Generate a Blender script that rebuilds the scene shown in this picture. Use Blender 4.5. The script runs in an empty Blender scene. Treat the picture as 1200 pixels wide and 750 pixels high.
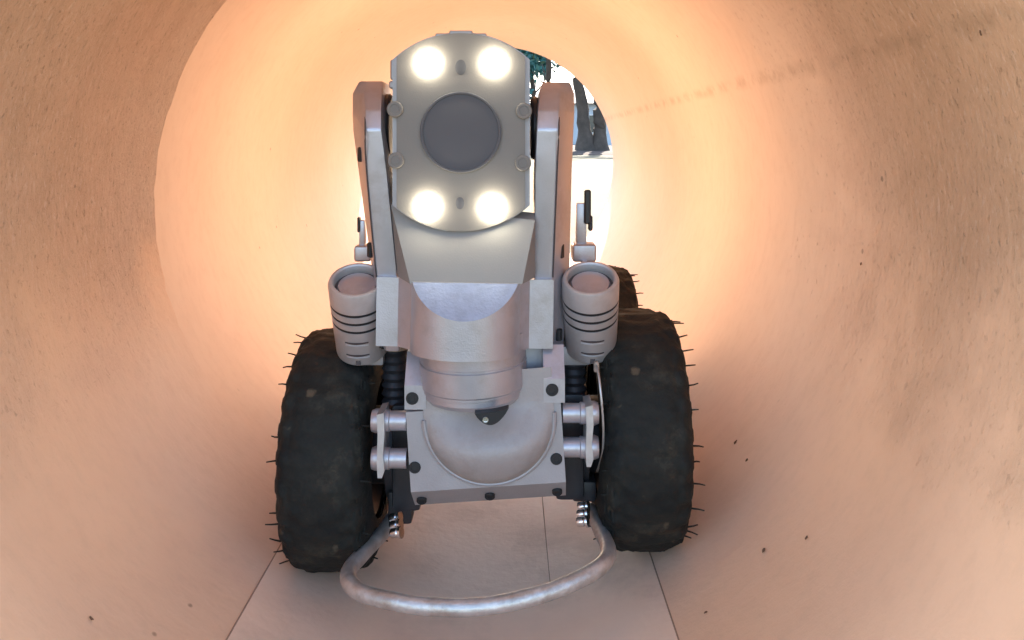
import bpy, bmesh, math, random
from math import sin, cos, pi, radians, sqrt
from mathutils import Vector, Matrix, noise

random.seed(7)
S = bpy.context.scene
COL = S.collection

# ------------------------------------------------------------------ camera
F = 1000.0                      # focal length in photo pixels (photo 1200 wide)
CX, CZ = 0.035, 0.056           # camera beside and above the pipe axis (axis = world y)
cam = bpy.data.cameras.new('camera')
cam.sensor_width = 36
cam.lens = 30.0
cam.shift_y = -207 / 1200
cam.clip_start, cam.clip_end = 0.02, 600
camo = bpy.data.objects.new('camera', cam)
COL.objects.link(camo)
camo.location = (CX, 0, CZ)
camo.rotation_euler = (radians(90), 0, 0)
S.camera = camo

# ------------------------------------------------------------------ sky, sun, exposure
SUN_EL, SUN_AZ = 36, 9          # beyond the far end, a little to the right
w = bpy.data.worlds.new('World')
S.world = w
w.use_nodes = True
nt = w.node_tree
sk = nt.nodes.new('ShaderNodeTexSky')
sk.sky_type = 'NISHITA'
sk.sun_disc = False
sk.sun_elevation = radians(SUN_EL)
sk.sun_rotation = radians(SUN_AZ)
bg = nt.nodes['Background']
bg.inputs['Strength'].default_value = 0.15
nt.links.new(sk.outputs[0], bg.inputs[0])
sl = bpy.data.lights.new('sun', 'SUN')
sl.energy = 4.0
sl.angle = radians(0.5)
sl.color = (1.0, 0.90, 0.76)
so = bpy.data.objects.new('sun', sl)
COL.objects.link(so)
L = Vector((-sin(radians(SUN_AZ)) * cos(radians(SUN_EL)), -cos(radians(SUN_AZ)) * cos(radians(SUN_EL)), -sin(radians(SUN_EL))))
so.rotation_euler = L.to_track_quat('-Z', 'Y').to_euler()
so.location = (20, 40, 30)

# added light hidden behind the crawler, gives the warm glow on the walls
ol = bpy.data.lights.new('rear_glow_fill', 'POINT')
ol.energy = 0.68
ol.color = (1.0, 0.70, 0.44)
ol.shadow_soft_size = 0.08
olo = bpy.data.objects.new('rear_glow_fill', ol)
COL.objects.link(olo)
olo.location = (0.008, 1.12, 0.03)

S.view_settings.view_transform = 'Standard'
S.view_settings.look = 'None'
S.view_settings.gamma = 1
S.view_settings.exposure = 1.95
S.cycles.diffuse_bounces = 8
S.cycles.max_bounces = 12
S.cycles.glossy_bounces = 5
S.cycles.sample_clamp_indirect = 8

# ------------------------------------------------------------------ helpers
def X(px, d): return (px - 600) * d / F + CX
def Z(py, d): return (168 - py) * d / F + CZ
def P(px, py, d): return Vector((X(px, d), d, Z(py, d)))

def tag(o, label=None, cat=None, group=None, kind=None):
    if label: o['label'] = label
    if cat: o['category'] = cat
    if group: o['group'] = group
    if kind: o['kind'] = kind
    return o

def wloc(o):
    v = Vector(o.location)
    while o.parent:
        o = o.parent
        v += o.location
    return v

def link(name, bm, mats, parent=None, smooth=35, origin=None):
    """bmesh with world coordinates -> object whose origin is its own centre."""
    if not isinstance(mats, (list, tuple)): mats = [mats]
    bmesh.ops.recalc_face_normals(bm, faces=bm.faces)
    vs = [v.co for v in bm.verts]
    if origin is None:
        lo = Vector([min(v[i] for v in vs) for i in range(3)])
        hi = Vector([max(v[i] for v in vs) for i in range(3)])
        origin = (lo + hi) / 2
    bmesh.ops.translate(bm, verts=bm.verts, vec=-origin)
    me = bpy.data.meshes.new(name)
    bm.to_mesh(me)
    bm.free()
    for m in mats: me.materials.append(m)
    if smooth:
        me.polygons.foreach_set('use_smooth', [True] * len(me.polygons))
        me.set_sharp_from_angle(angle=radians(smooth))
    o = bpy.data.objects.new(name, me)
    COL.objects.link(o)
    if parent is not None:
        o.parent = parent
        o.location = origin - wloc(parent)
    else:
        o.location = origin
    return o

def empty(name, loc, parent=None):
    o = bpy.data.objects.new(name, None)
    o.empty_display_size = 0.05
    COL.objects.link(o)
    o.location = loc
    if parent:
        o.parent = parent
        o.location = Vector(loc) - wloc(parent)
    return o

def rot(bm, ang_deg, pivot, axis='Y', verts=None):
    bmesh.ops.rotate(bm, verts=verts or bm.verts, cent=pivot, matrix=Matrix.Rotation(radians(ang_deg), 3, axis))
    return bm

def bevel(bm, w, seg=2, ang=40):
    es = [e for e in bm.edges if len(e.link_faces) == 2 and e.calc_face_angle(0) > radians(ang)]
    if es:
        bmesh.ops.bevel(bm, geom=es, offset=w, segments=seg, profile=0.6, affect='EDGES', clamp_overlap=True)
    return bm

def box(x0, x1, y0, y1, z0, z1, bm=None):
    bm = bm or bmesh.new()
    r = bmesh.ops.create_cube(bm, size=1)
    bmesh.ops.scale(bm, vec=(x1 - x0, y1 - y0, z1 - z0), verts=r['verts'])
    bmesh.ops.translate(bm, vec=((x0 + x1) / 2, (y0 + y1) / 2, (z0 + z1) / 2), verts=r['verts'])
    return bm

def prism(pts, a, b, axis='Y', bm=None):
    """pts: 2-D outline; extruded from a to b along axis. Y: (x,z), X: (y,z), Z: (x,y)."""
    bm = bm or bmesh.new()
    def mk(p, t):
        return {'Y': (p[0], t, p[1]), 'X': (t, p[0], p[1]), 'Z': (p[0], p[1], t)}[axis]
    A = [bm.verts.new(mk(p, a)) for p in pts]
    B = [bm.verts.new(mk(p, b)) for p in pts]
    n = len(pts)
    bm.faces.new(A)
    bm.faces.new(B[::-1])
    for i in range(n):
        bm.faces.new((A[i], B[i], B[(i + 1) % n], A[(i + 1) % n]))
    return bm

def lathe(profile, base, direction, seg=32, bm=None, close=True):
    """profile: (radius, height along direction) pairs."""
    bm = bm or bmesh.new()
    q = Vector(direction).normalized().to_track_quat('Z', 'Y')
    base = Vector(base)
    rings = []
    for r, h in profile:
        if r < 1e-6:
            rings.append([bm.verts.new(base + q @ Vector((0, 0, h)))])
        else:
            rings.append([bm.verts.new(base + q @ Vector((r * cos(2 * pi * i / seg), r * sin(2 * pi * i / seg), h))) for i in range(seg)])
    for a, b in zip(rings, rings[1:]):
        if len(a) == 1 and len(b) == 1: continue
        for i in range(seg):
            j = (i + 1) % seg
            if len(a) == 1: bm.faces.new((a[0], b[i], b[j]))
            elif len(b) == 1: bm.faces.new((a[i], b[0], a[j]))
            else: bm.faces.new((a[i], b[i], b[j], a[j]))
    if close:
        for rg in (rings[0], rings[-1]):
            if len(rg) > 2: bm.faces.new(rg)
    return bm

def cyl(a, b, r, seg=24, ch=0.0, bm=None):
    a, b = Vector(a), Vector(b)
    h = (b - a).length
    if ch: prof = [(r - ch, 0), (r, ch), (r, h - ch), (r - ch, h)]
    else: prof = [(r, 0), (r, h)]
    return lathe(prof, a, b - a, seg, bm)

def catmull(pts, n=8):
    out = []
    P_ = [Vector(p) for p in pts]
    for i in range(len(P_) - 1):
        p0 = P_[max(i - 1, 0)]; p1 = P_[i]; p2 = P_[i + 1]; p3 = P_[min(i + 2, len(P_) - 1)]
        for k in range(n):
            t = k / n
            out.append(0.5 * ((2 * p1) + (-p0 + p2) * t + (2 * p0 - 5 * p1 + 4 * p2 - p3) * t * t + (-p0 + 3 * p1 - 3 * p2 + p3) * t ** 3))
    out.append(P_[-1])
    return out

def tube(path, r, seg=16, bm=None, wob=0):
    bm = bm or bmesh.new()
    path = [Vector(p) for p in path]
    rings = []
    up = Vector((0, 0, 1))
    for i, p in enumerate(path):
        t = (path[min(i + 1, len(path) - 1)] - path[max(i - 1, 0)]).normalized()
        s = t.cross(up)
        if s.length < 1e-3: s = t.cross(Vector((0, 1, 0)))
        s.normalize()
        u = s.cross(t).normalized()
        rr = r(i / (len(path) - 1)) if callable(r) else r
        ring = []
        for k in range(seg):
            a = 2 * pi * k / seg
            q = p + (s * cos(a) + u * sin(a)) * rr
            if wob: q += (s * cos(a) + u * sin(a)) * wob * noise.noise(q * 60)
            ring.append(bm.verts.new(q))
        rings.append(ring)
    for a, b in zip(rings, rings[1:]):
        for k in range(seg):
            bm.faces.new((a[k], b[k], b[(k + 1) % seg], a[(k + 1) % seg]))
    bm.faces.new(rings[0])
    bm.faces.new(rings[-1])
    return bm

# ------------------------------------------------------------------ materials
def newmat(name):
    m = bpy.data.materials.new(name)
    m.use_nodes = True
    return m, m.node_tree.nodes, m.node_tree.links, m.node_tree.nodes['Principled BSDF']

def plain(name, col, rough=0.5, metal=0.0, var=0.15, scale=60, bump=0.0, spec=0.5, rvar=0.15, bscale=None, coat=0, dirt=None):
    """one base colour with fine mottling, roughness variation and relief."""
    m, N, K, b = newmat(name)
    tc = N.new('ShaderNodeTexCoord')
    nz = N.new('ShaderNodeTexNoise')
    nz.inputs['Scale'].default_value = scale
    nz.inputs['Detail'].default_value = 6
    nz.inputs['Roughness'].default_value = 0.65
    K.new(tc.outputs['Object'], nz.inputs['Vector'])
    r = N.new('ShaderNodeValToRGB')
    r.color_ramp.elements[0].position = 0.3
    r.color_ramp.elements[1].position = 0.7
    r.color_ramp.elements[0].color = (*[c * (1 - var) for c in col], 1)
    r.color_ramp.elements[1].color = (*[min(1, c * (1 + var)) for c in col], 1)
    K.new(nz.outputs['Fac'], r.inputs['Fac'])
    colout = r.outputs['Color']
    if dirt:
        dcol, amount, dscale = dirt
        n2 = N.new('ShaderNodeTexNoise')
        n2.inputs['Scale'].default_value = dscale
        n2.inputs['Detail'].default_value = 8
        n2.inputs['Roughness'].default_value = 0.7
        K.new(tc.outputs['Object'], n2.inputs['Vector'])
        mr = N.new('ShaderNodeMapRange')
        mr.inputs['From Min'].default_value = 0.5
        mr.inputs['From Max'].default_value = 0.75
        mr.inputs['To Max'].default_value = amount
        K.new(n2.outputs['Fac'], mr.inputs['Value'])
        mx = N.new('ShaderNodeMix')
        mx.data_type = 'RGBA'
        K.new(mr.outputs['Result'], mx.inputs[0])
        K.new(colout, mx.inputs[6])
        mx.inputs[7].default_value = (*dcol, 1)
        colout = mx.outputs[2]
    K.new(colout, b.inputs['Base Color'])
    mr = N.new('ShaderNodeMapRange')
    mr.inputs['To Min'].default_value = max(0.02, rough - rvar)
    mr.inputs['To Max'].default_value = min(1, rough + rvar)
    K.new(nz.outputs['Fac'], mr.inputs['Value'])
    K.new(mr.outputs['Result'], b.inputs['Roughness'])
    b.inputs['Metallic'].default_value = metal
    b.inputs['Specular IOR Level'].default_value = spec
    b.inputs['Coat Weight'].default_value = coat
    if bump:
        n3 = N.new('ShaderNodeTexNoise')
        n3.inputs['Scale'].default_value = bscale or scale * 6
        n3.inputs['Detail'].default_value = 5
        K.new(tc.outputs['Object'], n3.inputs['Vector'])
        bp = N.new('ShaderNodeBump')
        bp.inputs['Strength'].default_value = bump
        bp.inputs['Distance'].default_value = 0.001
        K.new(n3.outputs['Fac'], bp.inputs['Height'])
        K.new(bp.outputs['Normal'], b.inputs['Normal'])
    return m

M = {}
M['alu'] = plain('bead_blasted_aluminium', (0.50, 0.485, 0.525), 0.38, 0.65, 0.06, 40, 0.14, bscale=900, dirt=((0.30, 0.24, 0.20), 0.55, 28))
M['alu_face'] = plain('grey_anodised_face', (0.185, 0.163, 0.150), 0.55, 0.15, 0.04, 30, 0.08, bscale=900)
M['alu_bright'] = plain('polished_aluminium', (0.58, 0.57, 0.58), 0.38, 0.7, 0.08, 120, 0.12, bscale=700)
M['cast'] = plain('matt_cast_aluminium', (0.37, 0.335, 0.325), 0.55, 0.25, 0.07, 40, 0.25, bscale=600, dirt=((0.26, 0.21, 0.18), 0.6, 30))
M['facet'] = plain('milled_flat_sky_tint', (0.22, 0.27, 0.42), 0.5, 0.6, 0.12, 150, 0.2, bscale=500)  # sky reflected in the slanted flat is painted in as blue
M['alu_dark'] = plain('dull_grey_casting', (0.38, 0.36, 0.37), 0.5, 0.45, 0.06, 50, 0.15, bscale=700)
M['web'] = plain('satin_grey_plate', (0.27, 0.248, 0.232), 0.6, 0.1, 0.04, 40, 0.08, bscale=900)
M['canister'] = plain('warm_grey_housing', (0.53, 0.495, 0.49), 0.45, 0.5, 0.06, 60, 0.1, bscale=800, dirt=((0.28, 0.2, 0.16), 0.3, 40))
M['steel'] = plain('worn_steel_tube', (0.60, 0.575, 0.55), 0.46, 0.75, 0.2, 70, 0.5, bscale=300, dirt=((0.34, 0.25, 0.18), 0.85, 45))
M['chrome'] = plain('bright_steel', (0.8, 0.79, 0.78), 0.22, 1.0, 0.05, 80)
M['black'] = plain('black_plastic', (0.022, 0.022, 0.026), 0.45, 0, 0.2, 60, 0.1)
M['socket'] = plain('dark_socket', (0.012, 0.012, 0.013), 0.6, 0, 0.2, 60)
M['lens'] = plain('glare_veiled_lens_glass', (0.105, 0.102, 0.112), 0.7, 0, 0.05, 20, 0, spec=0.25)  # veil of lamp glare is put into the grey of the glass
M['seam'] = plain('dark_joint_line', (0.07, 0.055, 0.055), 0.7, 0, 0.2, 60)
M['dirty_lug'] = plain('muddy_steel_lug', (0.42, 0.33, 0.27), 0.6, 0.3, 0.2, 90, 0.3)
M['crumb'] = plain('dry_soil', (0.13, 0.07, 0.04), 0.9, 0, 0.4, 200, 0.5)

def rubber():
    m, N, K, b = newmat('dusty_black_rubber')
    tc = N.new('ShaderNodeTexCoord')
    n = N.new('ShaderNodeTexNoise'); n.inputs['Scale'].default_value = 22; n.inputs['Detail'].default_value = 9; n.inputs['Roughness'].default_value = 0.75
    K.new(tc.outputs['Object'], n.inputs['Vector'])
    r = N.new('ShaderNodeValToRGB')
    e = r.color_ramp.elements
    e[0].position = 0.35; e[0].color = (0.006, 0.0075, 0.0078, 1)
    e[1].position = 0.78; e[1].color = (0.075, 0.062, 0.042, 1)
    x = e.new(0.55); x.color = (0.018, 0.0175, 0.014, 1)
    K.new(n.outputs['Fac'], r.inputs['Fac'])
    v = N.new('ShaderNodeTexNoise'); v.inputs['Scale'].default_value = 60; v.inputs['Detail'].default_value = 3
    K.new(tc.outputs['Object'], v.inputs['Vector'])
    mr = N.new('ShaderNodeMapRange'); mr.inputs['From Min'].default_value = 0.68; mr.inputs['From Max'].default_value = 0.76; mr.inputs['To Max'].default_value = 0.7
    K.new(v.outputs['Fac'], mr.inputs['Value'])
    mx = N.new('ShaderNodeMix'); mx.data_type = 'RGBA'
    K.new(mr.outputs['Result'], mx.inputs[0]); K.new(r.outputs['Color'], mx.inputs[6]); mx.inputs[7].default_value = (0.13, 0.095, 0.06, 1)
    K.new(mx.outputs[2], b.inputs['Base Color'])
    b.inputs['Roughness'].default_value = 0.75
    b.inputs['Specular IOR Level'].default_value = 0.3
    n2 = N.new('ShaderNodeTexNoise'); n2.inputs['Scale'].default_value = 260; n2.inputs['Detail'].default_value = 6
    K.new(tc.outputs['Object'], n2.inputs['Vector'])
    bp = N.new('ShaderNodeBump'); bp.inputs['Strength'].default_value = 0.5; bp.inputs['Distance'].default_value = 0.0015
    K.new(n2.outputs['Fac'], bp.inputs['Height']); K.new(bp.outputs['Normal'], b.inputs['Normal'])
    return m
M['rubber'] = rubber()

def emit(name, col, s):
    m, N, K, b = newmat(name)
    b.inputs['Base Color'].default_value = (0.8, 0.8, 0.75, 1)
    b.inputs['Emission Color'].default_value = (*col, 1)
    b.inputs['Emission Strength'].default_value = s
    return m
M['led'] = emit('lit_led', (1.0, 0.96, 0.74), 11)
M['added_rear_glow'] = emit('added_rear_lamp_glow', (1.0, 0.8, 0.6), 6)  # glow of the added lamp behind the crawler

def pipe_mat(name, near):
    """clay coloured pipe wall. UV: u = arc length from the crown (m), v = distance along the pipe (m)."""
    m, N, K, b = newmat(name)
    tc = N.new('ShaderNodeTexCoord')
    uv = tc.outputs['UV']
    def mapping(sx, sy):
        mp = N.new('ShaderNodeMapping')
        mp.inputs['Scale'].default_value = (sx, sy, 1)
        K.new(uv, mp.inputs['Vector'])
        return mp.outputs['Vector']
    def nz(vec, scale, detail=6, rough=0.6, dist=0):
        n = N.new('ShaderNodeTexNoise')
        n.inputs['Scale'].default_value = scale; n.inputs['Detail'].default_value = detail
        n.inputs['Roughness'].default_value = rough; n.inputs['Distortion'].default_value = dist
        K.new(vec, n.inputs['Vector'])
        return n.outputs['Fac']
    def rng(val, a, b_, lo=0.0, hi=1.0, smooth=True):
        r = N.new('ShaderNodeMapRange')
        if smooth: r.interpolation_type = 'SMOOTHSTEP'
        r.inputs['From Min'].default_value = a; r.inputs['From Max'].default_value = b_
        r.inputs['To Min'].default_value = lo; r.inputs['To Max'].default_value = hi
        K.new(val, r.inputs['Value'])
        return r.outputs['Result']
    def mth(op, a, c):
        n = N.new('ShaderNodeMath'); n.operation = op
        for i, q in enumerate((a, c)):
            if hasattr(q, 'links'): K.new(q, n.inputs[i])
            else: n.inputs[i].default_value = q
        return n.outputs[0]
    def mix(f, a, c):
        n = N.new('ShaderNodeMix'); n.data_type = 'RGBA'
        K.new(f, n.inputs[0])
        for i, q in ((6, a), (7, c)):
            if hasattr(q, 'links'): K.new(q, n.inputs[i])
            else: n.inputs[i].default_value = (*q, 1)
        return n.outputs[2]
    big = nz(uv, 3.5, 4)
    col = mix(rng(big, 0.3, 0.7), (0.71, 0.45, 0.285), (0.76, 0.50, 0.335))
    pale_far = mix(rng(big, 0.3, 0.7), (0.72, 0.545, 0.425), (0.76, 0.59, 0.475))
    sep = N.new('ShaderNodeSeparateXYZ')
    K.new(uv, sep.inputs[0])
    u = sep.outputs[0]
    if near:
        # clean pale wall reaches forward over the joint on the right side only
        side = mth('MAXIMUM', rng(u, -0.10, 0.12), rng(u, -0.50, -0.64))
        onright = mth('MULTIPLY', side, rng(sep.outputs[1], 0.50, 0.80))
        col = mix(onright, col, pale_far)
    else:
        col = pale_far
    fine = nz(mapping(1, 1.6), 45, 8, 0.7)
    col = mix(rng(fine, 0.42, 0.72, 0, 0.16), col, (0.48, 0.32, 0.22))
    height = mth('MULTIPLY', fine, 0.35)
    if near:
        # wall scraped and pitted high on both sides: worn patches with ragged edges
        rag = mth('MULTIPLY', mth('SUBTRACT', nz(uv, 7, 5, 0.6), 0.5), 0.30)
        uu = mth('ADD', u, rag)
        au = mth('ABSOLUTE', uu, 0)
        patch = mth('MULTIPLY', rng(au, 0.06, 0.17), rng(au, 0.45, 0.62, 1, 0))
        patch = mth('MULTIPLY', patch, mth('SUBTRACT', 1.0, mth('MULTIPLY', rng(u, 0.0, 0.10), rng(mth('ADD', sep.outputs[1], mth('MULTIPLY', rag, 0.8)), 0.56, 0.76))))
        blot = nz(mapping(1.0, 1.8), 17, 6, 0.65)
        streak = nz(mapping(1.0, 2.4), 105, 8, 0.78, 0.4)
        pits = nz(mapping(1.0, 1.7), 150, 5, 0.65)
        pale = mth('MULTIPLY', rng(sep.outputs[1], 0.66, 0.80), patch)
        col = mix(mth('MULTIPLY', pale, 0.55), col, (0.66, 0.52, 0.42))
        col = mix(mth('MULTIPLY', rng(blot, 0.42, 0.66), mth('MULTIPLY', patch, 0.34)), col, (0.56, 0.335, 0.20))
        col = mix(mth('MULTIPLY', rng(streak, 0.54, 0.68), mth('MULTIPLY', patch, 0.5)), col, (0.34, 0.19, 0.105))
        col = mix(mth('MULTIPLY', rng(streak, 0.47, 0.36), mth('MULTIPLY', patch, 0.6)), col, (0.82, 0.62, 0.48))
        col = mix(mth('MULTIPLY', rng(pits, 0.60, 0.70), mth('MULTIPLY', patch, 0.5)), col, (0.28, 0.16, 0.095))
        height = mth('ADD', height, mth('MULTIPLY', mth('MULTIPLY', streak, patch), 2.0))
        height = mth('SUBTRACT', height, mth('MULTIPLY', rng(pits, 0.58, 0.67), mth('MULTIPLY', patch, 0.8)))
        allpit = nz(mapping(1.0, 1.5), 130, 5, 0.7)
        col = mix(mth('MULTIPLY', rng(allpit, 0.62, 0.72), mth('MULTIPLY', rng(au, 0.5, 0.66, 1, 0), 0.22)), col, (0.33, 0.19, 0.12))
        height = mth('SUBTRACT', height, mth('MULTIPLY', rng(allpit, 0.60, 0.72), mth('MULTIPLY', rng(au, 0.5, 0.66, 1, 0), 0.4)))
    # mould seam high on the right side, running along the pipe
    d = mth('ABSOLUTE', mth('SUBTRACT', u, 0.350 if near else 0.363), 0)
    broke = nz(mapping(1.0, 1.0), 28, 6, 0.7)
    seam = mth('MULTIPLY', rng(d, 0.0, 0.011, 1, 0), rng(broke, 0.40, 0.62))
    col = mix(mth('MULTIPLY', seam, 0.45), col, (0.42, 0.25, 0.15))
    # sparse dark flecks
    vo = N.new('ShaderNodeTexVoronoi'); vo.inputs['Scale'].default_value = 26; vo.inputs['Randomness'].default_value = 1
    K.new(uv, vo.inputs['Vector'])
    pick = nz(uv, 15, 2)
    fl = mth('MULTIPLY', rng(vo.outputs['Distance'], 0.035, 0.07, 1, 0), rng(pick, 0.56, 0.6))
    col = mix(mth('MULTIPLY', fl, 0.6), col, (0.16, 0.075, 0.04))
    K.new(col, b.inputs['Base Color'])
    b.inputs['Roughness'].default_value = 0.62
    b.inputs['Specular IOR Level'].default_value = 0.35
    bp = N.new('ShaderNodeBump')
    bp.inputs['Strength'].default_value = 0.8
    bp.inputs['Distance'].default_value = 0.0030 if near else 0.0008
    K.new(height, bp.inputs['Height'])
    K.new(bp.outputs['Normal'], b.inputs['Normal'])
    return m
M['pipe_near'] = pipe_mat('scraped_clay_pipe', True)
M['pipe_far'] = pipe_mat('smooth_clay_pipe', False)
M['strip'] = plain('grey_beige_liner', (0.80, 0.585, 0.44), 0.5, 0, 0.07, 7, 0.35, bscale=160, dirt=((0.42, 0.29, 0.21), 0.7, 7))
M['joint'] = plain('brown_strip_line', (0.33, 0.22, 0.155), 0.9, 0, 0.3, 40)
M['sand'] = plain('dry_sand', (0.12, 0.10, 0.048), 0.95, 0, 0.2, 3, 0.6, bscale=40)
M['litter'] = plain('leaf_litter', (0.07, 0.046, 0.036), 0.95, 0, 0.5, 2.5, 0.6, bscale=20)
M['bark'] = plain('grey_brown_bark', (0.085, 0.064, 0.05), 0.9, 0, 0.4, 3, 0.8, bscale=18)
M['leaf'] = plain('tree_leaf', (0.045, 0.11, 0.06), 0.55, 0, 0.4, 2)
M['leaf_backlit'] = plain('painted_backlit_leaf', (0.07, 0.22, 0.21), 0.5, 0, 0.4, 2)  # sky through the leaves and backlight are painted into this colour
M['wall'] = plain('pale_blue_render', (0.58, 0.64, 0.70), 0.8, 0, 0.08, 2, 0.2)
M['roof'] = plain('grey_sheet_roof', (0.25, 0.25, 0.27), 0.6, 0.2, 0.1, 2)
M['glass'] = plain('dark_window_glass', (0.03, 0.04, 0.05), 0.12, 0, 0.1, 2)
M['whitepaint'] = plain('white_paint', (0.75, 0.75, 0.74), 0.6, 0, 0.05, 5)

# ------------------------------------------------------------------ setting: ground, pipe, floor strip
def sheet(name, x0, x1, y0, y1, z, m, n=2, amp=0):
    bm = bmesh.new()
    V = [[bm.verts.new((x0 + (x1 - x0) * i / n, y0 + (y1 - y0) * j / n, z + amp * noise.noise(Vector((i * 1.7, j * 1.3, 0))))) for j in range(n + 1)] for i in range(n + 1)]
    for i in range(n):
        for j in range(n):
            bm.faces.new((V[i][j], V[i + 1][j], V[i + 1][j + 1], V[i][j + 1]))
    return tag(link(name, bm, m), kind='structure')
GZ = -0.335
g = sheet('ground', -250, 250, -250, 250, GZ, M['sand'], 2)
# earth bank of fallen leaves under the trees
bm = bmesh.new()
n1, n2 = 60, 14
V = []
for i in range(n1 + 1):
    row = []
    for j in range(n2 + 1):
        y = 28.5 + (220 - 28.5) * (j / n2) ** 2.2
        x = -60 + 120 * i / n1
        h = 0.16 * min(1, j / 3) + (0.35 * (j / n2)) + 0.12 * noise.noise(Vector((x * 0.5, y * 0.4, 3))) * min(1, j / 2)
        yy = y + (0.8 * noise.noise(Vector((x * 0.6, 0, 1))) if j == 0 else 0)
        row.append(bm.verts.new((x, yy, GZ + (0.004 if j == 0 else h + 0.02))))
    V.append(row)
for i in range(n1):
    for j in range(n2):
        bm.faces.new((V[i][j], V[i + 1][j], V[i + 1][j + 1], V[i][j + 1]))
tag(link('leafy_ground', bm, M['litter']), kind='structure')

def pipe(name, R, cx, cz, y0, y1, ny, m, thick=0.042, lip=0.0):
    """thick tube with a little unevenness; inner UV = (arc from crown, distance)."""
    bm = bmesh.new()
    uvl = bm.loops.layers.uv.new('UVMap')
    na = 160
    def ring(r, y, k, irr):
        out = []
        for i in range(na):
            a = -pi + 2 * pi * i / na                      # 0 at the crown, + to the right
            rr = r + irr * noise.noise(Vector((sin(a) * 3, cos(a) * 3, y * 4)))
            yy = y
            if lip and k == ny:
                yy += lip * (noise.noise(Vector((sin(a) * 14, cos(a) * 14, 5))) + 0.6 * noise.noise(Vector((sin(a) * 40, cos(a) * 40, 9))))
            out.append(bm.verts.new((cx + rr * sin(a), yy, cz + rr * cos(a))))
        return out
    inn = [ring(R, y0 + (y1 - y0) * k / ny, k, 0.0006) for k in range(ny + 1)]
    if lip:                                                # worn round edge at the joint
        rr = []
        for v in inn[-1]:
            dv = Vector((v.co.x - cx, 0, v.co.z - cz)).normalized()
            rr.append(bm.verts.new(v.co + dv * 0.003 + Vector((0, 0.0025, 0))))
        inn.append(rr)
    out = [ring(R + thick, y, -1, 0) for y in (y0, y1)]
    loopsets = inn + [out[1], out[0], inn[0]]
    for q, (A, B) in enumerate(zip(loopsets, loopsets[1:])):
        for i in range(na):
            j = (i + 1) % na
            f = bm.faces.new((A[i], A[j], B[j], B[i]))
            aa = (-pi + 2 * pi * i / na, -pi + 2 * pi * (i + 1) / na)
            for lp, (a, v) in zip(f.loops, ((aa[0], A[i]), (aa[1], A[j]), (aa[1], B[j]), (aa[0], B[i]))):
                lp[uvl].uv = (a * R, v.co.y + (0.04 if q >= len(inn) else 0))
    return link(name, bm, m, smooth=40)
JD = 0.80
near = pipe('pipe_section', 0.300, 0, 0, 0.335, JD, 40, M['pipe_near'], lip=0.004)
tag(near, 'near clay coloured pipe section with scraped, pitted upper sides', 'pipe', 'pipe sections')
far = pipe('pipe_section', 0.3070, -0.0040, 0.0044, JD - 0.015, 2.26, 60, M['pipe_far'])
tag(far, 'far smooth bright pipe section behind the crawler, open to daylight', 'pipe', 'pipe sections')

# shallow grey strip along the bottom of the pipe
bm = bmesh.new()
na = 30
A0, A1 = radians(-29.5), radians(28.4)
rows = []
ys = [0.335 + (2.262 - 0.335) * k / 24 for k in range(25)]
for y in ys:
    row = []
    for i in range(na + 1):
        a = A0 + (A1 - A0) * i / na
        r = 0.2995
        row.append(bm.verts.new((r * sin(a), y, -r * cos(a))))
    lo = [bm.verts.new((0.3035 * sin(a), y, -0.3035 * cos(a))) for a in [A1 + (A0 - A1) * q / na for q in range(na + 1)]]
    rows.append(row + lo)
for A, B in zip(rows, rows[1:]):
    for i in range(len(A)):
        j = (i + 1) % len(A)
        bm.faces.new((A[i], A[j], B[j], B[i]))
bm.faces.new(rows[0]); bm.faces.new(rows[-1])
strip = tag(link('floor_strip', bm, M['strip'], smooth=12), kind='structure')
for a in (A0, A1, radians(12.6)):  # joints along both edges, plus one thin brown line between them
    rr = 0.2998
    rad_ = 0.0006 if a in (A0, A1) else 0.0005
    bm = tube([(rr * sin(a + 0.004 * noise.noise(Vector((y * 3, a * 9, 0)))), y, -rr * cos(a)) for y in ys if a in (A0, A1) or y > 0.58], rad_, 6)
    link('strip_line', bm, M['joint'], strip)

# ------------------------------------------------------------------ the crawler
ROLL = -3.7
BASE = Vector((0.018, 0.76, -0.292))
bot = empty('pipe_crawler', BASE)
tag(bot, 'four wheeled silver inspection crawler with four lit lamps, standing in the pipe', 'robot')

# --- body
BP = P(570, 535, 0.605)                       # body pivot on its front face
k = 0.605 / F
hw = 91 * k
prof = [(0.605, BP.z + 58 * k), (0.605, BP.z - 36 * k), (0.622, BP.z - 63 * k), (0.955, BP.z - 63 * k), (0.955, BP.z + 66 * k), (0.66, BP.z + 70 * k), (0.625, BP.z + 62 * k)]
bm = bevel(prism(prof, BP.x - hw, BP.x + hw, 'X'), 0.0016, 2)
rot(bm, ROLL, BP)
body = link('body', bm, M['alu_dark'], bot)

def boss(px0, px1, py0, py1):
    """tall lug at the top of the front plate, leaning back"""
    d = 0.603
    x0, x1 = X(px0, d), X(px1, d)
    pr = [(d, Z(py1, d)), (d, Z(py0 + 34, d)), (d + 0.016, Z(py0, d)), (d + 0.040, Z(py0, d)), (d + 0.045, Z(py1, d))]
    b = bevel(prism(pr, x0, x1, 'X'), 0.0015, 2)
    return link('shoulder_lug', b, M['alu'], body)
boss(474, 499, 418, 480)
boss(637, 662, 410, 472)

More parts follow.
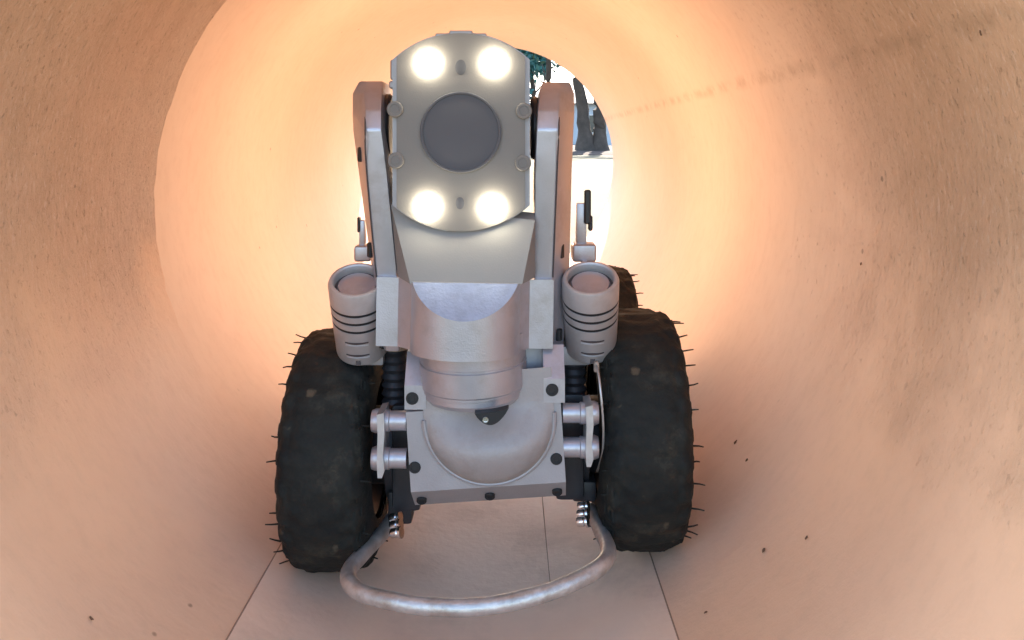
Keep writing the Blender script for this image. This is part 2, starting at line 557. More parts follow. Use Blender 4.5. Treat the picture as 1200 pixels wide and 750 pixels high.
def screw(px, py, d, rpx, parent, mat='alu', direction=(0, -1, 0), depth=0.0016, name='screw', sock=True):
    """round head with a recessed dark socket"""
    c = P(px, py, d)
    r = rpx * d / F
    dv = Vector(direction).normalized()
    b = lathe([(r, -0.003), (r, depth - 0.0004), (r * 0.9, depth), (r * 0.62, depth), (r * 0.58, depth - 0.0006), (0, depth - 0.0006)], c, dv, 18)
    return link(name, b, M[mat], parent)
for px, py, r in ((483, 467, 7.5), (647, 457, 7.5), (486, 548, 7), (652, 538, 7)):
    screw(px, py, 0.6045 if py > 500 else 0.6028, r, body, 'socket', depth=0.0005)
for px, py in ((494, 587), (574, 582), (653, 577)):
    screw(px, py, 0.613, 6, body, 'socket', direction=(0, -0.85, -0.53), depth=0.0008)

# --- rounded elbow in the front of the body
EX, EZ = X(573, 0.6), Z(493, 0.6)
er = 77 * 0.6 / F
bm = bmesh.new()
nr, na = 14, 28
def elbow_pt(t, s):
    """t: 0..1 around the U (right top -> bottom -> left top), s: 0 rim .. 1 middle"""
    up = 0.034
    arc = pi * er
    tot = 2 * up + arc
    q = t * tot
    if q < up: px_, pz_, cx_, cz_ = er, up - q, 0, up - q
    elif q < up + arc:
        a = (q - up) / er
        px_, pz_, cx_, cz_ = er * cos(a), -er * sin(a), 0, 0
    else: px_, pz_, cx_, cz_ = -er, q - up - arc, 0, q - up - arc
    f = 1 - s
    zz = cz_ + (pz_ - cz_) * f
    q_ = min(1, max(0, (0.012 - zz) / 0.036))
    depth = 0.022 * (1 - f ** 2.0) ** (1 / 1.6) * (0.08 + 0.92 * q_ * q_ * (3 - 2 * q_))
    return Vector((EX + cx_ + (px_ - cx_) * f, 0.604 - depth, EZ + cz_ + (pz_ - cz_) * f))
grid = [[bm.verts.new(elbow_pt(i / (na * 2), j / nr)) for j in range(nr + 1)] for i in range(na * 2 + 1)]
for i in range(na * 2):
    for j in range(nr):
        try: bm.faces.new((grid[i][j], grid[i + 1][j], grid[i + 1][j + 1], grid[i][j + 1]))
        except ValueError: pass
bmesh.ops.remove_doubles(bm, verts=bm.verts, dist=1e-5)
rot(bm, ROLL, Vector((EX, 0.6, EZ)))
elbow = link('elbow_joint', bm, M['cast'], bot, smooth=60)
# thin raised rim where the elbow meets the plate
path = [elbow_pt(i / 40, 0) + Vector((0, -0.0005, 0)) for i in range(6, 35)]
bm = tube(path, 0.0016, 8)
rot(bm, ROLL, Vector((EX, 0.6, EZ)))
link('rim', bm, M['alu_dark'], elbow)

# --- neck: turning ring stack under the collar
NX, NY = X(553, 0.615), 0.617
def nz_(py): return Z(py, 0.58)
zt = nz_(400)
bm = lathe([(0.0385, 0), (0.0385, zt - nz_(433)), (0.0378, zt - nz_(434)), (0.0378, zt - nz_(436)), (0.0388, zt - nz_(437)), (0.0388, zt - nz_(465)),
            (0.0380, zt - nz_(467)), (0.0380, zt - nz_(470)), (0.0368, zt - nz_(471)), (0.0368, zt - nz_(477)), (0.034, zt - nz_(483)), (0.015, zt - nz_(488))],
           (NX, NY, zt), (0.03, 0.05, -1), 64)
neck = link('neck', bm, M['alu'], bot, smooth=30)
# dark gap under the neck, its shade built as a black insert
bm = bmesh.new()
c = P(574, 484, 0.573)
pts = []
for i in range(13):
    t = i / 12
    pts.append((c.x + (-18 + 40 * t) * 0.573 / F, c.z + (-1 + 6 * t * t) * 0.573 / F))
for i in range(12, -1, -1):
    t = i / 12
    pts.append((c.x + (-18 + 40 * t) * 0.573 / F, c.z + (-1 + 6 * t * t - 15 * sin(pi * t) ** 0.8) * 0.573 / F))
pts = pts[:13] + pts[14:-1]
prism(pts, 0.5735, 0.582, 'Y', bm)
link('gap_shade', bm, M['socket'], neck)
screw(569, 492, 0.5730, 4, neck, 'chrome', depth=0.0006)

# neck back housing
bm = bevel(box(X(496, .63), X(640, .63), .625, .70, Z(500, .63), Z(404, .63)), .004, 2)
link('neck_housing', bm, M['alu_dark'], bot)

# --- collar with the round bulge and slanted flat
CC = X(546, 0.6)
zt, zb = Z(327, 0.61), Z(408, 0.61)
pts = []
pts.append((X(441, .612), 0.650)); pts.append((X(441.5, .612), 0.612)); pts.append((X(467, .612), 0.612))
a_, b_ = 0.0385, 0.031
for i in range(33):
    t = pi + pi * i / 32
    pts.append((CC + a_ * cos(t), 0.602 + b_ * sin(t)))
pts.append((X(621, .612), 0.612)); pts.append((X(649, .612), 0.612)); pts.append((X(649.5, .612), 0.650))
bm = bevel(prism(pts, zb, zt, 'Z'), 0.0009, 2, 30)
pt = Vector((CC, 0.571, Z(377, 0.571)))
topd = 0.602 - b_ * sqrt(1 - (0.0365 / a_) ** 2)
nn = Vector((0, -(zt - pt.z), topd - 0.571)).normalized()
r = bmesh.ops.bisect_plane(bm, geom=bm.verts[:] + bm.edges[:] + bm.faces[:], plane_co=pt, plane_no=nn, clear_outer=True)
ce = [e for e in r['geom_cut'] if isinstance(e, bmesh.types.BMEdge)]
ff = bmesh.ops.holes_fill(bm, edges=ce)
for f in ff['faces']: f.material_index = 1
rot(bm, 0.9, Vector((CC, 0.6, zt)))
collar = link('collar', bm, [M['alu'], M['facet']], bot, smooth=28)

# sloping web between the arms, below the head
bm = bmesh.new()
w0 = [P(481, 333, .594), P(612, 333, .594), P(627, 325, .613), P(627, 258, .603), P(458, 240, .612), P(466, 324, .613)]
w1 = [v + Vector((0, 0.014, 0.004)) for v in w0]
A = [bm.verts.new(v) for v in w0]; B = [bm.verts.new(v) for v in w1]
for q in ((0, 1, 3, 4), (1, 2, 3), (0, 4, 5)):
    bm.faces.new([A[i] for i in q]); bm.faces.new([B[i] for i in q][::-1])
for i in range(6): bm.faces.new((A[i], B[i], B[(i + 1) % 6], A[(i + 1) % 6]))
link('web_plate', bm, M['web'], bot)

# --- yoke arms
def arm(levels, inner_sign):
    """levels: py, outer back px, outer px, front outer px, front inner px, front depth"""
    bm = bmesh.new()
    rings = []
    for py, ob, oo, f1, f2, d in levels:
        z = Z(py, d)
        xi = X(f2, d)
        ring = [Vector((X(ob, 0.66), 0.675, z)), Vector((X(oo, 0.642), 0.642, z)), Vector((X(f1, d), d, z)), Vector((xi, d, z)), Vector((xi, 0.675, z))]
        rings.append([bm.verts.new(v) for v in ring])
    for A, B in zip(rings, rings[1:]):
        for i in range(5):
            bm.faces.new((A[i], A[(i + 1) % 5], B[(i + 1) % 5], B[i]))
    bm.faces.new(rings[0]); bm.faces.new(rings[-1])
    bmesh.ops.recalc_face_normals(bm, faces=bm.faces)
    bevel(bm, 0.0018, 2, 25)
    return link('yoke_arm', bm, M['alu'], bot, smooth=40)
armL = arm([(412, 448, 446, 452, 468, .626), (330, 440, 437, 441, 466, .617), (200, 421, 420, 429, 453, .608), (152, 415, 414, 428, 447, .604), (129, 414, 413, 428, 447, .610), (108, 414, 413, 428, 448, .626), (95, 421, 421, 431, 449, .642)], 1)
armR = arm([(412, 660, 660, 642, 626, .626), (330, 667, 667, 648, 626, .617), (200, 670, 670, 653, 627, .608), (152, 672, 672, 655, 629, .604), (129, 673, 673, 655, 630, .610), (108, 673, 673, 656, 632, .626), (96, 668, 668, 655, 636, .642)], -1)
# seams of the side covers, recessed clips and pivot hubs
for a_o, pxs in ((armL, ((429, 100, .640), (428, 150, .6035), (429.5, 200, .6075), (441, 325, .6162))), (armR, ((655, 100, .640), (655, 150, .6035), (653, 200, .6075), (648, 325, .6162)))):
    bm = tube(catmull([P(*q) for q in pxs], 6), 0.00055, 6)
    link('cover_seam', bm, M['seam'], a_o)
for px, py, d, a_o in ((422, 181, .628, armL), (433, 293, .628, armL), (661, 181, .628, armR), (658, 294, .628, armR), (656, 394, .632, armR), (447, 400, .634, armL)):
    s = -1 if a_o is armL else 1
    c = P(px, py, d)
    nrm = Vector((s * 0.85, -0.52, 0))
    tg = Vector((nrm.y, -nrm.x, 0))
    bm = box(-0.0028, 0.0028, -0.002, 0.0012, -0.0055, 0.0055)
    bevel(bm, 0.0008, 1)
    bmesh.ops.rotate(bm, verts=bm.verts, cent=(0, 0, 0), matrix=nrm.to_track_quat('Y', 'Z').to_matrix())
    bmesh.ops.translate(bm, verts=bm.verts, vec=c)
    link('clip', bm, M['socket'], a_o)
link('pivot_hub', cyl((X(447, .64), 0.648, Z(150, .64)), (X(459, .64), 0.648, Z(150, .64)), 0.026, 32, 0.002), M['black'], armL)
link('pivot_hub', cyl((X(622, .64), 0.648, Z(150, .64)), (X(632, .64), 0.648, Z(150, .64)), 0.024, 32, 0.002), M['black'], armR)

# --- camera head
HD = 0.600
HX, HZ = X(540, HD), Z(155, HD)
hk = HD / F
def head_outline(r, hw_, notch=True):
    """upright disc cut flat on both sides; small steps at the crown"""
    pts = []
    a0 = math.asin(hw_ / r)
    n = 40
    for i in range(n + 1):
        a = -a0 + 2 * a0 * i / n
        rr = r
        pts.append((rr * sin(a), rr * cos(a)))
    for i in range(n + 1):
        a = a0 - 2 * a0 * i / n
        pts.append((r * sin(a), -r * cos(a)))
    return pts
hr, hh = 118 * hk, 81 * hk
bm = prism([(HX + x, HZ + z) for x, z in head_outline(hr, hh)], HD + 0.004, HD + 0.080, 'Y')
bevel(bm, 0.002, 2, 60)
head = link('camera_head', bm, M['alu_dark'], bot, smooth=30)
# front plate, set slightly proud
bm = prism([(HX + x, HZ + z) for x, z in head_outline(hr * 0.985, hh * 0.93)], HD, HD + 0.006, 'Y')
bevel(bm, 0.0012, 2, 60)
face = link('face_plate', bm, M['alu_face'], head, smooth=30)
# crown block and stepped notches
bm = box(HX - 13.5 * hk, HX + 13.5 * hk, HD + 0.001, HD + 0.03, HZ + 104 * hk, HZ + 119.5 * hk)
bevel(bm, 0.0006, 1)
link('crown_block', bm, M['alu_dark'], head)
for sx in (-1, 1):
    bm = box(HX + sx * 22 * hk - 8 * hk, HX + sx * 22 * hk + 8 * hk, HD + 0.0015, HD + 0.03, HZ + 106 * hk, HZ + 116.3 * hk)
    bevel(bm, 0.0006, 1)
    link('crown_step', bm, M['alu_dark'], head)
bm = box(HX - 84 * hk, HX - 76 * hk, HD + 0.005, HD + 0.03, HZ + 62 * hk, HZ + 86 * hk)
bevel(bm, 0.001, 1)
link('side_tab', bm, M['alu_dark'], head)
bm = box(HX - 86 * hk, HX - 77 * hk, HD + 0.007, HD + 0.03, HZ + 52 * hk, HZ + 61 * hk)
bevel(bm, 0.001, 1)
link('side_tab', bm, M['alu_dark'], head)
# lens
bm = lathe([(47.5 * hk, 0), (47.5 * hk, 0.0026), (46.6 * hk, 0.0030), (44.6 * hk, 0.0030), (44.0 * hk, 0.0012), (43.5 * hk, 0.0008)], (HX, HD + 0.0002, HZ), (0, -1, 0), 64, close=False)
link('lens_bezel', bm, M['lens'], head)
bm = lathe([(44.4 * hk, 0), (44.4 * hk, 0.0014), (30 * hk, 0.0022), (15 * hk, 0.0026), (0, 0.0028)], (HX, HD - 0.0002, HZ), (0, -1, 0), 64)
link('lens', bm, M['lens'], head)
LED_W = 0.5
# four lamps: bezel ring and domed LED window standing proud, lighting the plate round it
for px, py in ((502, 74), (579, 74), (501, 243), (577, 244)):
    x, z = X(px, HD), Z(py, HD)
    rr = 14.6 * hk
    bm = lathe([(rr * 0.99, 0), (rr * 0.99, 0.0022)] + [(rr * 0.99 * cos(a), 0.0022 + 0.0066 * sin(a)) for a in [radians(t) for t in range(15, 90, 15)]] + [(0, 0.0088)], (x, HD - 0.0002, z), (0, -1, 0), 40)
    lm = link('lamp', bm, M['led'], head)
    ll = bpy.data.lights.new('lamp_beam', 'SPOT')
    ll.energy = LED_W
    ll.color = (1.0, 0.95, 0.86)
    ll.spot_size = radians(150)
    ll.spot_blend = 1.0
    ll.shadow_soft_size = 0.008
    lb = bpy.data.objects.new('lamp_beam', ll)
    COL.objects.link(lb)
    lb.location = (x, HD - 0.016, z)
    lb.rotation_euler = (radians(90), 0, pi)
# small sensor windows
for px, py, a_, b_ in ((540, 79, 6.5, 9), (539, 238, 5, 7)):
    bm = lathe([(1, 0), (1, 0.0008), (0.85, 0.001), (0, 0.001)], (0, 0, 0), (0, -1, 0), 28)
    for v in bm.verts: v.co.x *= a_ * hk; v.co.z *= b_ * hk
    bmesh.ops.translate(bm, verts=bm.verts, vec=(X(px, HD), HD - 0.0001, Z(py, HD)))
    link('sensor_window', bm, M['lens'], head)
# corner screws in lobes
for px, py in ((463, 128), (464, 188), (614, 130), (613, 191)):
    s = screw(px, py, HD - 0.0004, 9.5, head, 'alu_face', depth=0.0022)
# cable guard behind the lower right of the head
bm = prism([(X(606, .63), Z(262, .63)), (X(626, .63), Z(258, .63)), (X(627, .63), Z(274, .63))], .628, .64, 'Y')
link('cable_guard', bm, M['black'], head)

# --- lamp canisters beside the collar
def canister(px, py, d, lean):
    base = P(px + lean, py + 95, d)
    top = P(px, py + 14, d - 0.032)
    ax = (top - base).normalized()
    h = (top - base).length
    r1, r0 = 32 * d / F, 30 * d / F
    def rad(t): return r0 + (r1 - r0) * min(1, t * 1.3)
    prof = [(0, 0), (r0 * 0.90, 0), (r0 * 0.985, 0.0006), (r0, 0.0022)]
    for g in (0.50, 0.615, 0.73):
        rr = rad(g)
        prof += [(rr, h * g - 0.0016), (rr - 0.0022, h * g - 0.0011), (rr - 0.0022, h * g + 0.0004), (rr, h * g + 0.0009)]
    prof += [(r1, h - 0.003), (r1 - 0.001, h - 0.0005), (r1 - 0.002, h), (r1 - 0.0030, h), (r1 - 0.0040, h - 0.001), (r1 - 0.0044, h - 0.008)]
    bm = lathe(prof, base, ax, 56, close=False)
    c = link('canister', bm, M['canister'], bot, smooth=30)
    for g in (0.50, 0.615, 0.73):                         # dark O-ring seated in each groove
        rr = rad(g)
        bm = lathe([(rr - 0.002, -0.0010), (rr - 0.0002, -0.0013), (rr - 0.0002, 0.0006), (rr - 0.002, 0.0006)], base + ax * (h * g), ax, 48, close=False)
        link('o_ring', bm, M['socket'], c)
    bm = lathe([(r1 - 0.0042, 0), (r1 - 0.0042, 0.0008), (r1 - 0.0066, 0.0010), (r1 - 0.0072, 0.0030), (0.004, 0.0042), (0, 0.0042)], base + ax * (h - 0.008), ax, 48)
    link('end_cap', bm, M['alu'], c)
    bm = lathe([(r1 - 0.0064, 0), (r1 - 0.0054, 0.0002), (r1 - 0.0042, 0)], base + ax * (h - 0.0069), ax, 48, close=False)
    link('cap_seal', bm, M['seam'], c)
    # two milled slots low on the front
    side = Vector((1, 0, 0))
    fr = side.cross(ax).normalized()
    if fr.y > 0: fr = -fr
    for t, wd in ((0.34, 0.0085), (0.16, 0.0085)):
        cc = base + ax * (h * t)
        rr = rad(t)
        for off, hgt, mt in ((0, 0.0020, 'seam'), (-0.0026, 0.0012, 'alu_bright')):
            bm = bmesh.new()
            rows = []
            for i in range(9):
                a = (i / 8 - 0.5) * 2 * math.asin(wd / rr)
                dirv = fr * cos(a) + side * sin(a)
                taper = 1 - abs(i / 8 - 0.5) * 1.2
                rows.append([bm.verts.new(cc + ax * (off + s * hgt / 2 * taper) + dirv * (rr + q)) for s, q in ((-1, -0.001), (-1, 0.0004), (1, 0.0004), (1, -0.001))])
            for A, B in zip(rows, rows[1:]):
                for i in range(4): bm.faces.new((A[i], B[i], B[(i + 1) % 4], A[(i + 1) % 4]))
            bm.faces.new(rows[0]); bm.faces.new(rows[-1])
            link('milled_slot' if mt == 'seam' else 'slot_edge', bm, M[mt], c)
    bm = box(-0.0017, 0.0017, -0.001, 0.001, -0.002, 0.002)
    bmesh.ops.translate(bm, verts=bm.verts, vec=base + ax * 0.004 + fr * (r0 - 0.0002))
    link('key', bm, M['seam'], c)
    return c
canL = canister(418, 313, 0.655, 7)
canR = canister(692, 311, 0.655, 0)
# brackets from the arms to the canisters
for x0, x1, y0 in ((404, 452, 404), (640, 690, 404)):
    bm = box(X(x0, .66), X(x1, .66), .648, .668, Z(424, .66), Z(402, .66))
    bevel(bm, .002, 2)
    link('canister_bracket', bm, M['alu_dark'], bot)
# lift posts behind the canisters
def post(px, s):
    d = 0.690
    bm = box(X(px - 14, d), X(px + 14, d), d - .008, d + .014, Z(306, d), Z(285, d)); bevel(bm, .003, 3)
    p = link('lift_clamp', bm, M['alu'], bot)
    bm = box(X(px - 9, d), X(px + 3, d), d - .003, d + .006, Z(286, d), Z(238, d)); bevel(bm, .0012, 2)
    link('lift_bar', bm, M['alu'], p)
    bm = box(X(px, d), X(px + 8, d), d - .006, d - .0028, Z(262, d), Z(222, d)); bevel(bm, .0012, 1)
    link('latch', bm, M['black'], p)
    bm = box(X(px + 5, d), X(px + 10, d), d - .005, d + .003, Z(270, d), Z(252, d)); bevel(bm, .001, 1)
    link('latch_hook', bm, M['black'], p)
    bm = box(X(px - 4, d), X(px + 4, d), d - .022, d - .004, Z(314, d), Z(304, d)); bevel(bm, .001, 1)
    link('post_foot', bm, M['alu_bright'], p)
    return p
post(684, 1)
# left one stands mostly behind the arm
d = 0.69
bm = box(X(416, d), X(436, d), d - .006, d + .012, Z(306, d), Z(287, d)); bevel(bm, .003, 3)
p = link('lift_clamp', bm, M['alu'], bot)
bm = box(X(421, d), X(428, d), d - .002, d + .006, Z(288, d), Z(258, d)); bevel(bm, .0012, 2)
link('lift_bar', bm, M['alu'], p)
bm = box(X(419.5, d), X(422.5, d), d - .004, d + .004, Z(272, d), Z(254, d)); bevel(bm, .0008, 1)
link('latch', bm, M['black'], p)

# --- wheels
TR, TW = 0.0905, 0.0335
def wheel(cx, cy, cz, side, camber=0.0, hair=True):
    """side -1 left, +1 right: the outer face looks to that side"""
    c = Vector((cx, cy, cz))
    ax = Vector((side, 0, 0))
    # rim is the wheel itself
    bm = lathe([(0.0, -0.027), (0.018, -0.027), (0.020, -0.021), (0.040, -0.019), (0.050, -0.027), (0.053, -0.0295), (0.0545, -0.0285), (0.0545, 0.027), (0.052, 0.0285), (0.042, 0.020), (0.02, 0.016), (0.018, 0.03), (0, 0.03)], c, ax, 48)
    wh = link('wheel', bm, M['black'], bot, origin=c)
    prof = []
    n = 44
    for i in range(n + 1):
        a = pi * (i / n)                                  # inner bead -> tread -> outer bead
        cx_, sx_ = -cos(a), sin(a)
        e = 0.52
        x = TW * math.copysign(abs(cx_) ** e, cx_)
        r = 0.055 + (TR - 0.055) * abs(sx_) ** 0.62
        r += 0.0012 * (1 - (x / TW) ** 2)
        if abs(abs(x) - TW * 0.62) < 0.002 or abs(x) < 0.001: r -= 0.0006
        prof.append((max(r, 0.0545), x))
    bm = lathe(prof, c, ax, 208, close=False)
    for v in bm.verts:                                    # slightly lumpy worn blocks on the shoulders
        rel = v.co - c
        rr = sqrt(rel.y ** 2 + rel.z ** 2)
        if rr > 0.075:
            an = math.atan2(rel.z, rel.y)
            blk = 0.5 + 0.5 * math.copysign(1, sin(an * 26 + (1.5 if rel.x * side > 0 else 0)))
            blk2 = 0.5 + 0.5 * max(-1, min(1, 3 * sin(an * 34 + abs(rel.x) * 120)))
            sh = min(1, max(0, (abs(rel.x) - TW * 0.55) / (TW * 0.3)))
            f = (0.0036 * blk * sh + 0.0007 * blk2 * (1 - sh) + 0.0016 * noise.noise(v.co * 110) + 0.0012 * noise.noise(v.co * 260))
            v.co = c + Vector((rel.x, rel.y * (1 + f / rr), rel.z * (1 + f / rr)))
    tyre = link('tyre', bm, M['rubber'], wh, smooth=50)
    bm = lathe([(0.0555, 0), (0.0570, 0.0006), (0.0585, 0)], c - ax * 0.0315, ax, 48, close=False)
    link('rim_ring', bm, M['steel'], wh)
    if hair:
        rnd = random.Random(int(cx * 1e4) + int(cy * 1e3))
        nh = 30
        for q in range(nh):
            if rnd.random() < 0.12: continue
            an = 2 * pi * (q + rnd.uniform(-.3, .3)) / nh
            r = 0.0835 + rnd.uniform(-.002, .002)
            rad = Vector((0, cos(an), sin(an)))
            st = c + rad * (r - .001) + ax * (TW * 0.90)
            ln = rnd.uniform(0.005, 0.010)
            dv = (ax + rad * rnd.uniform(-.05, .28) + Vector((0, rnd.uniform(-.2, .2), rnd.uniform(-.12, .12)))).normalized()
            bm = tube([st, st + dv * ln * .55, st + dv * ln + Vector((0, 0, rnd.uniform(-.0008, .0008)))], lambda t: 0.00075 - 0.0003 * t, 5)
            link('rubber_hair', bm, M['rubber'], wh)
        for q in range(16):                               # a few on the inner shoulder too
            an = 2 * pi * (q + rnd.uniform(-.3, .3)) / 16
            rad = Vector((0, cos(an), sin(an)))
            st = c + rad * 0.082 - ax * (TW * 0.90)
            dv = (-ax + rad * rnd.uniform(0, .4)).normalized()
            bm = tube([st, st + dv * rnd.uniform(.004, .008)], lambda t: 0.00075 - 0.0003 * t, 5)
            link('rubber_hair', bm, M['rubber'], wh)
    return wh
WD, RD = 0.690, 0.925
wl = wheel(X(400, WD), WD, Z(521, WD), -1)
wr = wheel(X(743, WD), WD, Z(498, WD), 1)
wheel(X(400, WD) + 0.010, RD, Z(521, WD) + 0.001, -1)
wheel(X(743, WD) - 0.001, RD, Z(498, WD) + 0.002, 1)
# hub motors between body and wheels, with ribbed dark boots
for side, cx0, cx1, cz in ((-1, BP.x - hw + .004, X(400, WD) + TW - .01, Z(520, WD)), (1, BP.x + hw - .004, X(743, WD) - TW + .01, Z(508, WD))):
    for dd in (WD, RD):
        a, b = Vector((cx0, dd, cz)), Vector((cx1 - side * (0 if dd == WD else .010), dd, cz))
        ln = (b - a).length
        bm = lathe([(0.034, 0), (0.034, ln * .35), (0.042, ln * .36), (0.042, ln * .62), (0.03, ln * .64), (0.03, ln)], a, b - a, 36)
        link('hub_motor', bm, M['black'], bot)
    # chassis side box behind the link plates
    bm = box(min(cx0, cx0 + side * .022), max(cx0, cx0 + side * .022), .645, .93, cz - .036, cz + .045)
    bevel(bm, .004, 2)
    link('side_box', bm, M['black'], bot)
# ribbed boot on top (behind the canister, left), and its right twin
for px, py in ((463, 425), (672, 420)):
    c = P(px, py + 45, .66)
    prof = []
    for i in range(7):
        prof += [(0.0105, i * .0065), (0.0085, i * .0065 + .0033)]
    prof += [(0.0085, .046), (0.005, .050), (0, .0515)]
    bm = lathe(prof, c, (0, 0, 1), 20)
    bt = link('ribbed_boot', bm, M['black'], bot)
    bm = lathe([(0.0088, 0.040), (0.011, 0.041), (0.011, 0.0435), (0.0088, 0.0445)], c, (0, 0, 1), 24, close=False)
    link('boot_ring', bm, M['dirty_lug'], bt)
    bm = lathe([(0.0088, 0.047), (0.0092, 0.0485), (0.006, 0.054), (0, 0.0555)], c, (0, 0, 1), 24)
    link('boot_cap', bm, M['dirty_lug'], bt)

# --- roller links either side of the front plate
def links(pxp, x_in, y0, y1, s):
    d = 0.612
    bm = prism([(0, 0)] and [(X(pxp + dx, d), Z(py, d)) for dx, py in ((-4, y0 - 12), (4, y0 - 14), (5, y0 + 10), (3, y1 - 8), (5, y1 + 8), (2, y1 + 17), (-3, y1 + 17), (-4, y1), (-3, y0 + 12))], d - .010, d + .016, 'Y')
    bevel(bm, .0008, 1)
    pl = link('link_plate', bm, M['alu_bright'], bot)
    for y in (y0, y1):
        bm = lathe([(0.0085, 0), (0.0085, 0.003), (0.0075, 0.0055), (0, 0.006)], P(pxp - s * (-3), y, d + .004), (s, 0, 0), 24)
        link('pin_head', bm, M['alu'], pl)
        bm = lathe([(0.0078, 0), (0.0078, .3 * abs(X(x_in, d) - X(pxp, d))), (0.0070, .34 * abs(X(x_in, d) - X(pxp, d))), (0.0070, abs(X(x_in, d) - X(pxp, d)))], P(pxp, y, d + .002), (-s, 0, 0), 24)
        link('link_pin', bm, M['alu'], pl)
links(448, 477, 493, 537, -1)
links(689, 659, 484, 524, 1)

# thin cable down the inside of the right wheel
bm = tube(catmull([P(694, 418, .655), P(700, 432, .625), P(704, 460, .612), (P(707, 500, .612)), P(706, 530, .62), P(700, 552, .65)], 6), 0.0009, 8)
cb = link('cable', bm, M['steel'], bot)
bm = box(X(696, .632), X(702, .632), .630, .636, Z(436, .632), Z(424, .632)); bevel(bm, .0008, 1)
link('cable_plug', bm, M['dirty_lug'], cb)

# --- bumper loop in front of the wheels
pts = [P(462, 604, .672), P(448, 625, .652), P(424, 650, .622), P(408, 671, .598), P(416, 690, .578), P(448, 702, .566), P(505, 711, .558), P(562, 711, .556), P(618, 701, .560), P(668, 684, .568), P(703, 664, .582), P(713, 645, .602), P(702, 618, .640), P(692, 597, .668)]
bm = tube(catmull(pts, 10), 0.0056, 20, wob=0.0004)
loop = link('bumper_loop', bm, M['steel'], bot, smooth=60)
# flattened worn tip in the middle of the loop
for px, py, s in ((463, 607, -1), (683, 594, 1)):
    for q in range(3):
        c = P(px - s * q * 2.0 * -1 * -1 + s * 1.5 * q, py + q * 9, .640 - q * .010)
        bm = lathe([(0.0030, 0), (0.0034, 0.001), (0.0034, 0.005), (0.0026, 0.006), (0, 0.0062)], c - Vector((0.0035, 0, 0)), (1, -0.3, 0.25), 12)
        link('bolt', bm, M['chrome'], loop)
        bm = lathe([(0.0042, 0), (0.0042, 0.0016)], c + Vector((0.0028, -.001, .001)), (1, -0.3, 0.25), 16)
        link('washer', bm, M['chrome'], loop)
# mounting feet of the loop under the body
for px, py in ((470, 590), (684, 578)):
    bm = box(X(px - 14, .66), X(px + 14, .66), .652, .70, Z(py + (20 if px < 600 else 6), .66), Z(py - 18, .66)); bevel(bm, .003, 2)
    link('loop_bracket', bm, M['black'], bot)

# --- added box, stalk and lamp, unseen, to carry the warm rear glow
bm = box(-0.03, 0.045, 0.955, 0.985, -0.08, -0.03); bevel(bm, .003, 2)
rb = link('added_lamp_box', bm, M['black'], bot)
bm = tube([(0.008, 0.972, -0.035), (0.008, 0.985, 0.0), (0.008, 1.0, 0.03), (0.008, 1.03, 0.03)], 0.004, 10)
link('added_lamp_stalk', bm, M['steel'], rb)
bm = lathe([(0.016, 0), (0.016, 0.003), (0.01, 0.007), (0, 0.008)], (0.008, 1.03, 0.03), (0, 1, 0), 24)
link('added_rear_lamp', bm, M['added_rear_glow'], rb)

# ------------------------------------------------------------------ crumbs of dirt on the pipe wall
def crumb(px, py, size, label):
    """soil crumb lying where the view ray meets the pipe (solved on the cylinder)"""
    dx, dz = (px - 600) / F, (168 - py) / F
    A = dx * dx + dz * dz
    B = 2 * (CX * dx + CZ * dz)
    C = CX * CX + CZ * CZ - 0.2985 ** 2
    t = (-B + sqrt(B * B - 4 * A * C)) / (2 * A)
    p = Vector((CX + dx * t, t, CZ + dz * t))
    bm = bmesh.new()
    bmesh.ops.create_icosphere(bm, subdivisions=2, radius=size)
    for v in bm.verts:
        v.co *= 1 + 0.9 * noise.noise(v.co * 0.9 / size + Vector((px, py, 0)))
        v.co.x *= 0.55; v.co.z *= 0.35
    rad = Vector((p.x, 0, p.z)).normalized()
    bmesh.ops.rotate(bm, verts=bm.verts, cent=(0, 0, 0), matrix=rad.to_track_quat('Z', 'Y').to_matrix())
    bmesh.ops.translate(bm, verts=bm.verts, vec=p - rad * size * 0.08)
    o = link('soil_crumb', bm, M['crumb'], smooth=60)
    tag(o, label, 'crumb', 'crumbs of dirt in the pipe')
for a in ((862, 518, .0021, 'brown crumb of dirt on the pipe wall just right of the right front wheel'),
          (875, 539, .0016, 'small crumb of dirt just below the larger brown crumb beside the right front wheel'),
          (895, 645, .0017, 'dark crumb of dirt on the pipe floor, lower right of the right front wheel'),
          (945, 630, .0013, 'tiny crumb of dirt on the pipe wall, farthest right of the ones on the floor'),
          (827, 718, .0013, 'pale brown crumb near the floor seam at the bottom, right of the bumper loop'),
          (107, 725, .0014, 'lone black crumb at the bottom left of the pipe, away from the crawler'),
          (1009, 309, .0013, 'dark speck of dirt halfway up the right pipe wall'),
          (1149, 39, .0013, 'dark speck of dirt near the top right corner of the pipe')):
    crumb(*a)

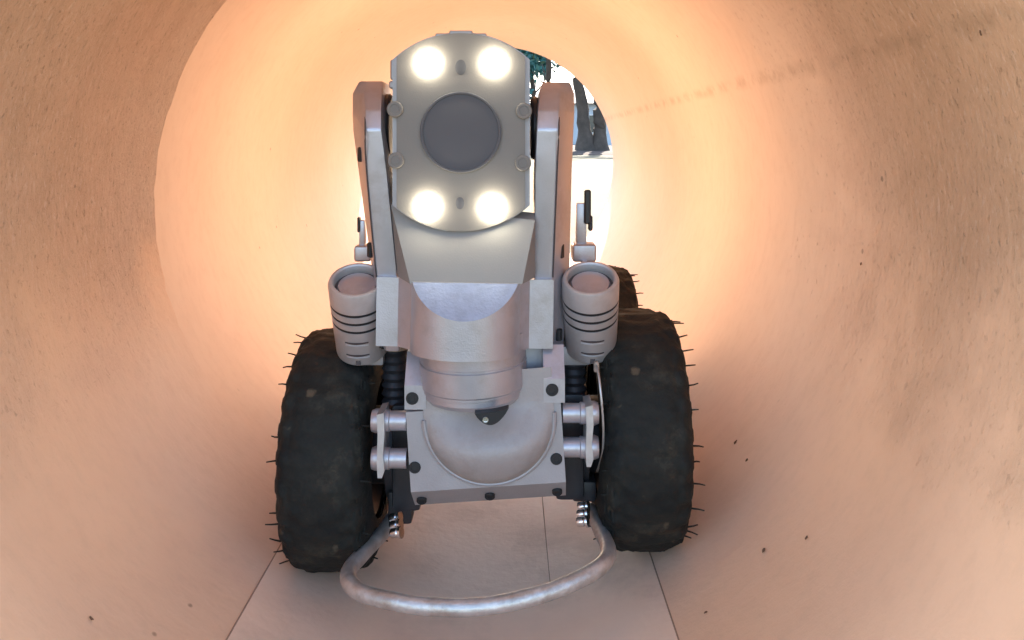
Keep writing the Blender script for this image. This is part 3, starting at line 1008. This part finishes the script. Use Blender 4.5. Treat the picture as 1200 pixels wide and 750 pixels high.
# ------------------------------------------------------------------ outside the far end: trees and a pale building
def tree(x, y, h, r, crown_c, crown_r, leaf, label, lean=0.0, n=900, stems=1, seed=1, leafsize=0.16):
    rnd = random.Random(seed)
    root = empty('tree', (x, y, GZ + .1))
    tag(root, label, 'tree', 'trees beyond the far end of the pipe')
    for s in range(stems):
        ox = (s - (stems - 1) / 2) * r * 1.7
        pts = [(x + ox, y + rnd.uniform(-.1, .1), GZ - .1)]
        for q in range(1, 7):
            t = q / 6
            pts.append((x + ox * (1 + t * 1.6) + lean * t * h + rnd.uniform(-.08, .08), y + rnd.uniform(-.1, .1), GZ + h * t))
        bm = tube(catmull(pts, 4), lambda t: r * (1 + 1.1 * max(0, .14 - t) / .14) * (1 - .55 * t), 12, wob=r * .25)
        tr = link('trunk', bm, M['bark'], root, smooth=60)
        for b_ in range(4):
            t = rnd.uniform(.55, .95)
            p0 = Vector(pts[int(t * 6)])
            dv = Vector((rnd.uniform(-1, 1), rnd.uniform(-1, 1), rnd.uniform(.2, .9)))
            bm = tube([p0, p0 + dv * .6, p0 + dv * 1.3 + Vector((0, 0, .3))], lambda t: r * .3 * (1 - .7 * t), 8)
            link('limb', bm, M['bark'], tr)
    bm = bmesh.new()
    clumps = [(Vector((x + lean * h + rnd.gauss(0, .5) * crown_r[0], y + rnd.gauss(0, .5) * crown_r[1], crown_c + rnd.gauss(0, .45) * crown_r[2])), rnd.uniform(.35, .7)) for _ in range(16)]
    for _ in range(n):
        cc, cr = rnd.choice(clumps)
        p = cc + Vector((rnd.gauss(0, .6), rnd.gauss(0, .6), rnd.gauss(0, .5))) * cr
        a = Vector((rnd.uniform(-1, 1), rnd.uniform(-1, 1), rnd.uniform(-1, 1))).normalized()
        b = a.cross(Vector((rnd.uniform(-1, 1), rnd.uniform(-1, 1), rnd.uniform(-1, 1)))).normalized()
        s = leafsize * rnd.uniform(.6, 1.2)
        bm.faces.new([bm.verts.new(p + a * s), bm.verts.new(p + b * s * .45), bm.verts.new(p - a * s), bm.verts.new(p - b * s * .45)])
    cr = link('crown', bm, leaf, root, smooth=0)
    return root
tree(2.95, 31, 5.5, 0.26, 5.6, (2.2, 1.6, 1.3), M['leaf'], 'grey brown tree with two stout stems seen beyond the right edge of the far opening', lean=-0.03, stems=2, seed=3, n=1500)
tree(1.55, 34, 5.5, 0.17, 5.6, (1.6, 1.6, 1.6), M['leaf'], 'slender dark trunk showing beside the top right of the camera head', seed=8, n=900)
tree(0.9, 37, 5.0, 0.15, 3.6, (1.0, 1.2, 1.9), M['leaf_backlit'], 'leafy tree with backlight painted blue green into its leaves showing through the gap beside the camera head', seed=5, n=1400, leafsize=.2)
tree(-2.4, 36, 6.0, 0.25, 5.0, (2.2, 1.6, 1.6), M['leaf'], 'tree beyond the far end, hidden behind the crawler', seed=11, n=900)
hs = empty('house', (2.6, 48, GZ))
tag(hs, 'low pale blue building with a dark window behind the trees at the far end', 'building')
bm = box(-3, 6.5, 48, 53, GZ, 2.3)
wl_ = link('wall', bm, M['wall'], hs)
bm = prism([(47.4, 2.3), (53.6, 2.3), (50.5, 3.6)], -3.4, 6.9, 'X')
link('roof', bm, M['roof'], hs)
for x0 in (-1.2, 2.2, 4.3):
    bm = box(x0, x0 + 1.1, 47.93, 48.04, .6, 1.7)
    wn = link('window', bm, M['whitepaint'], hs)
    bm = box(x0 + .08, x0 + 1.02, 47.90, 47.94, .68, 1.62)
    link('pane', bm, M['glass'], wn)
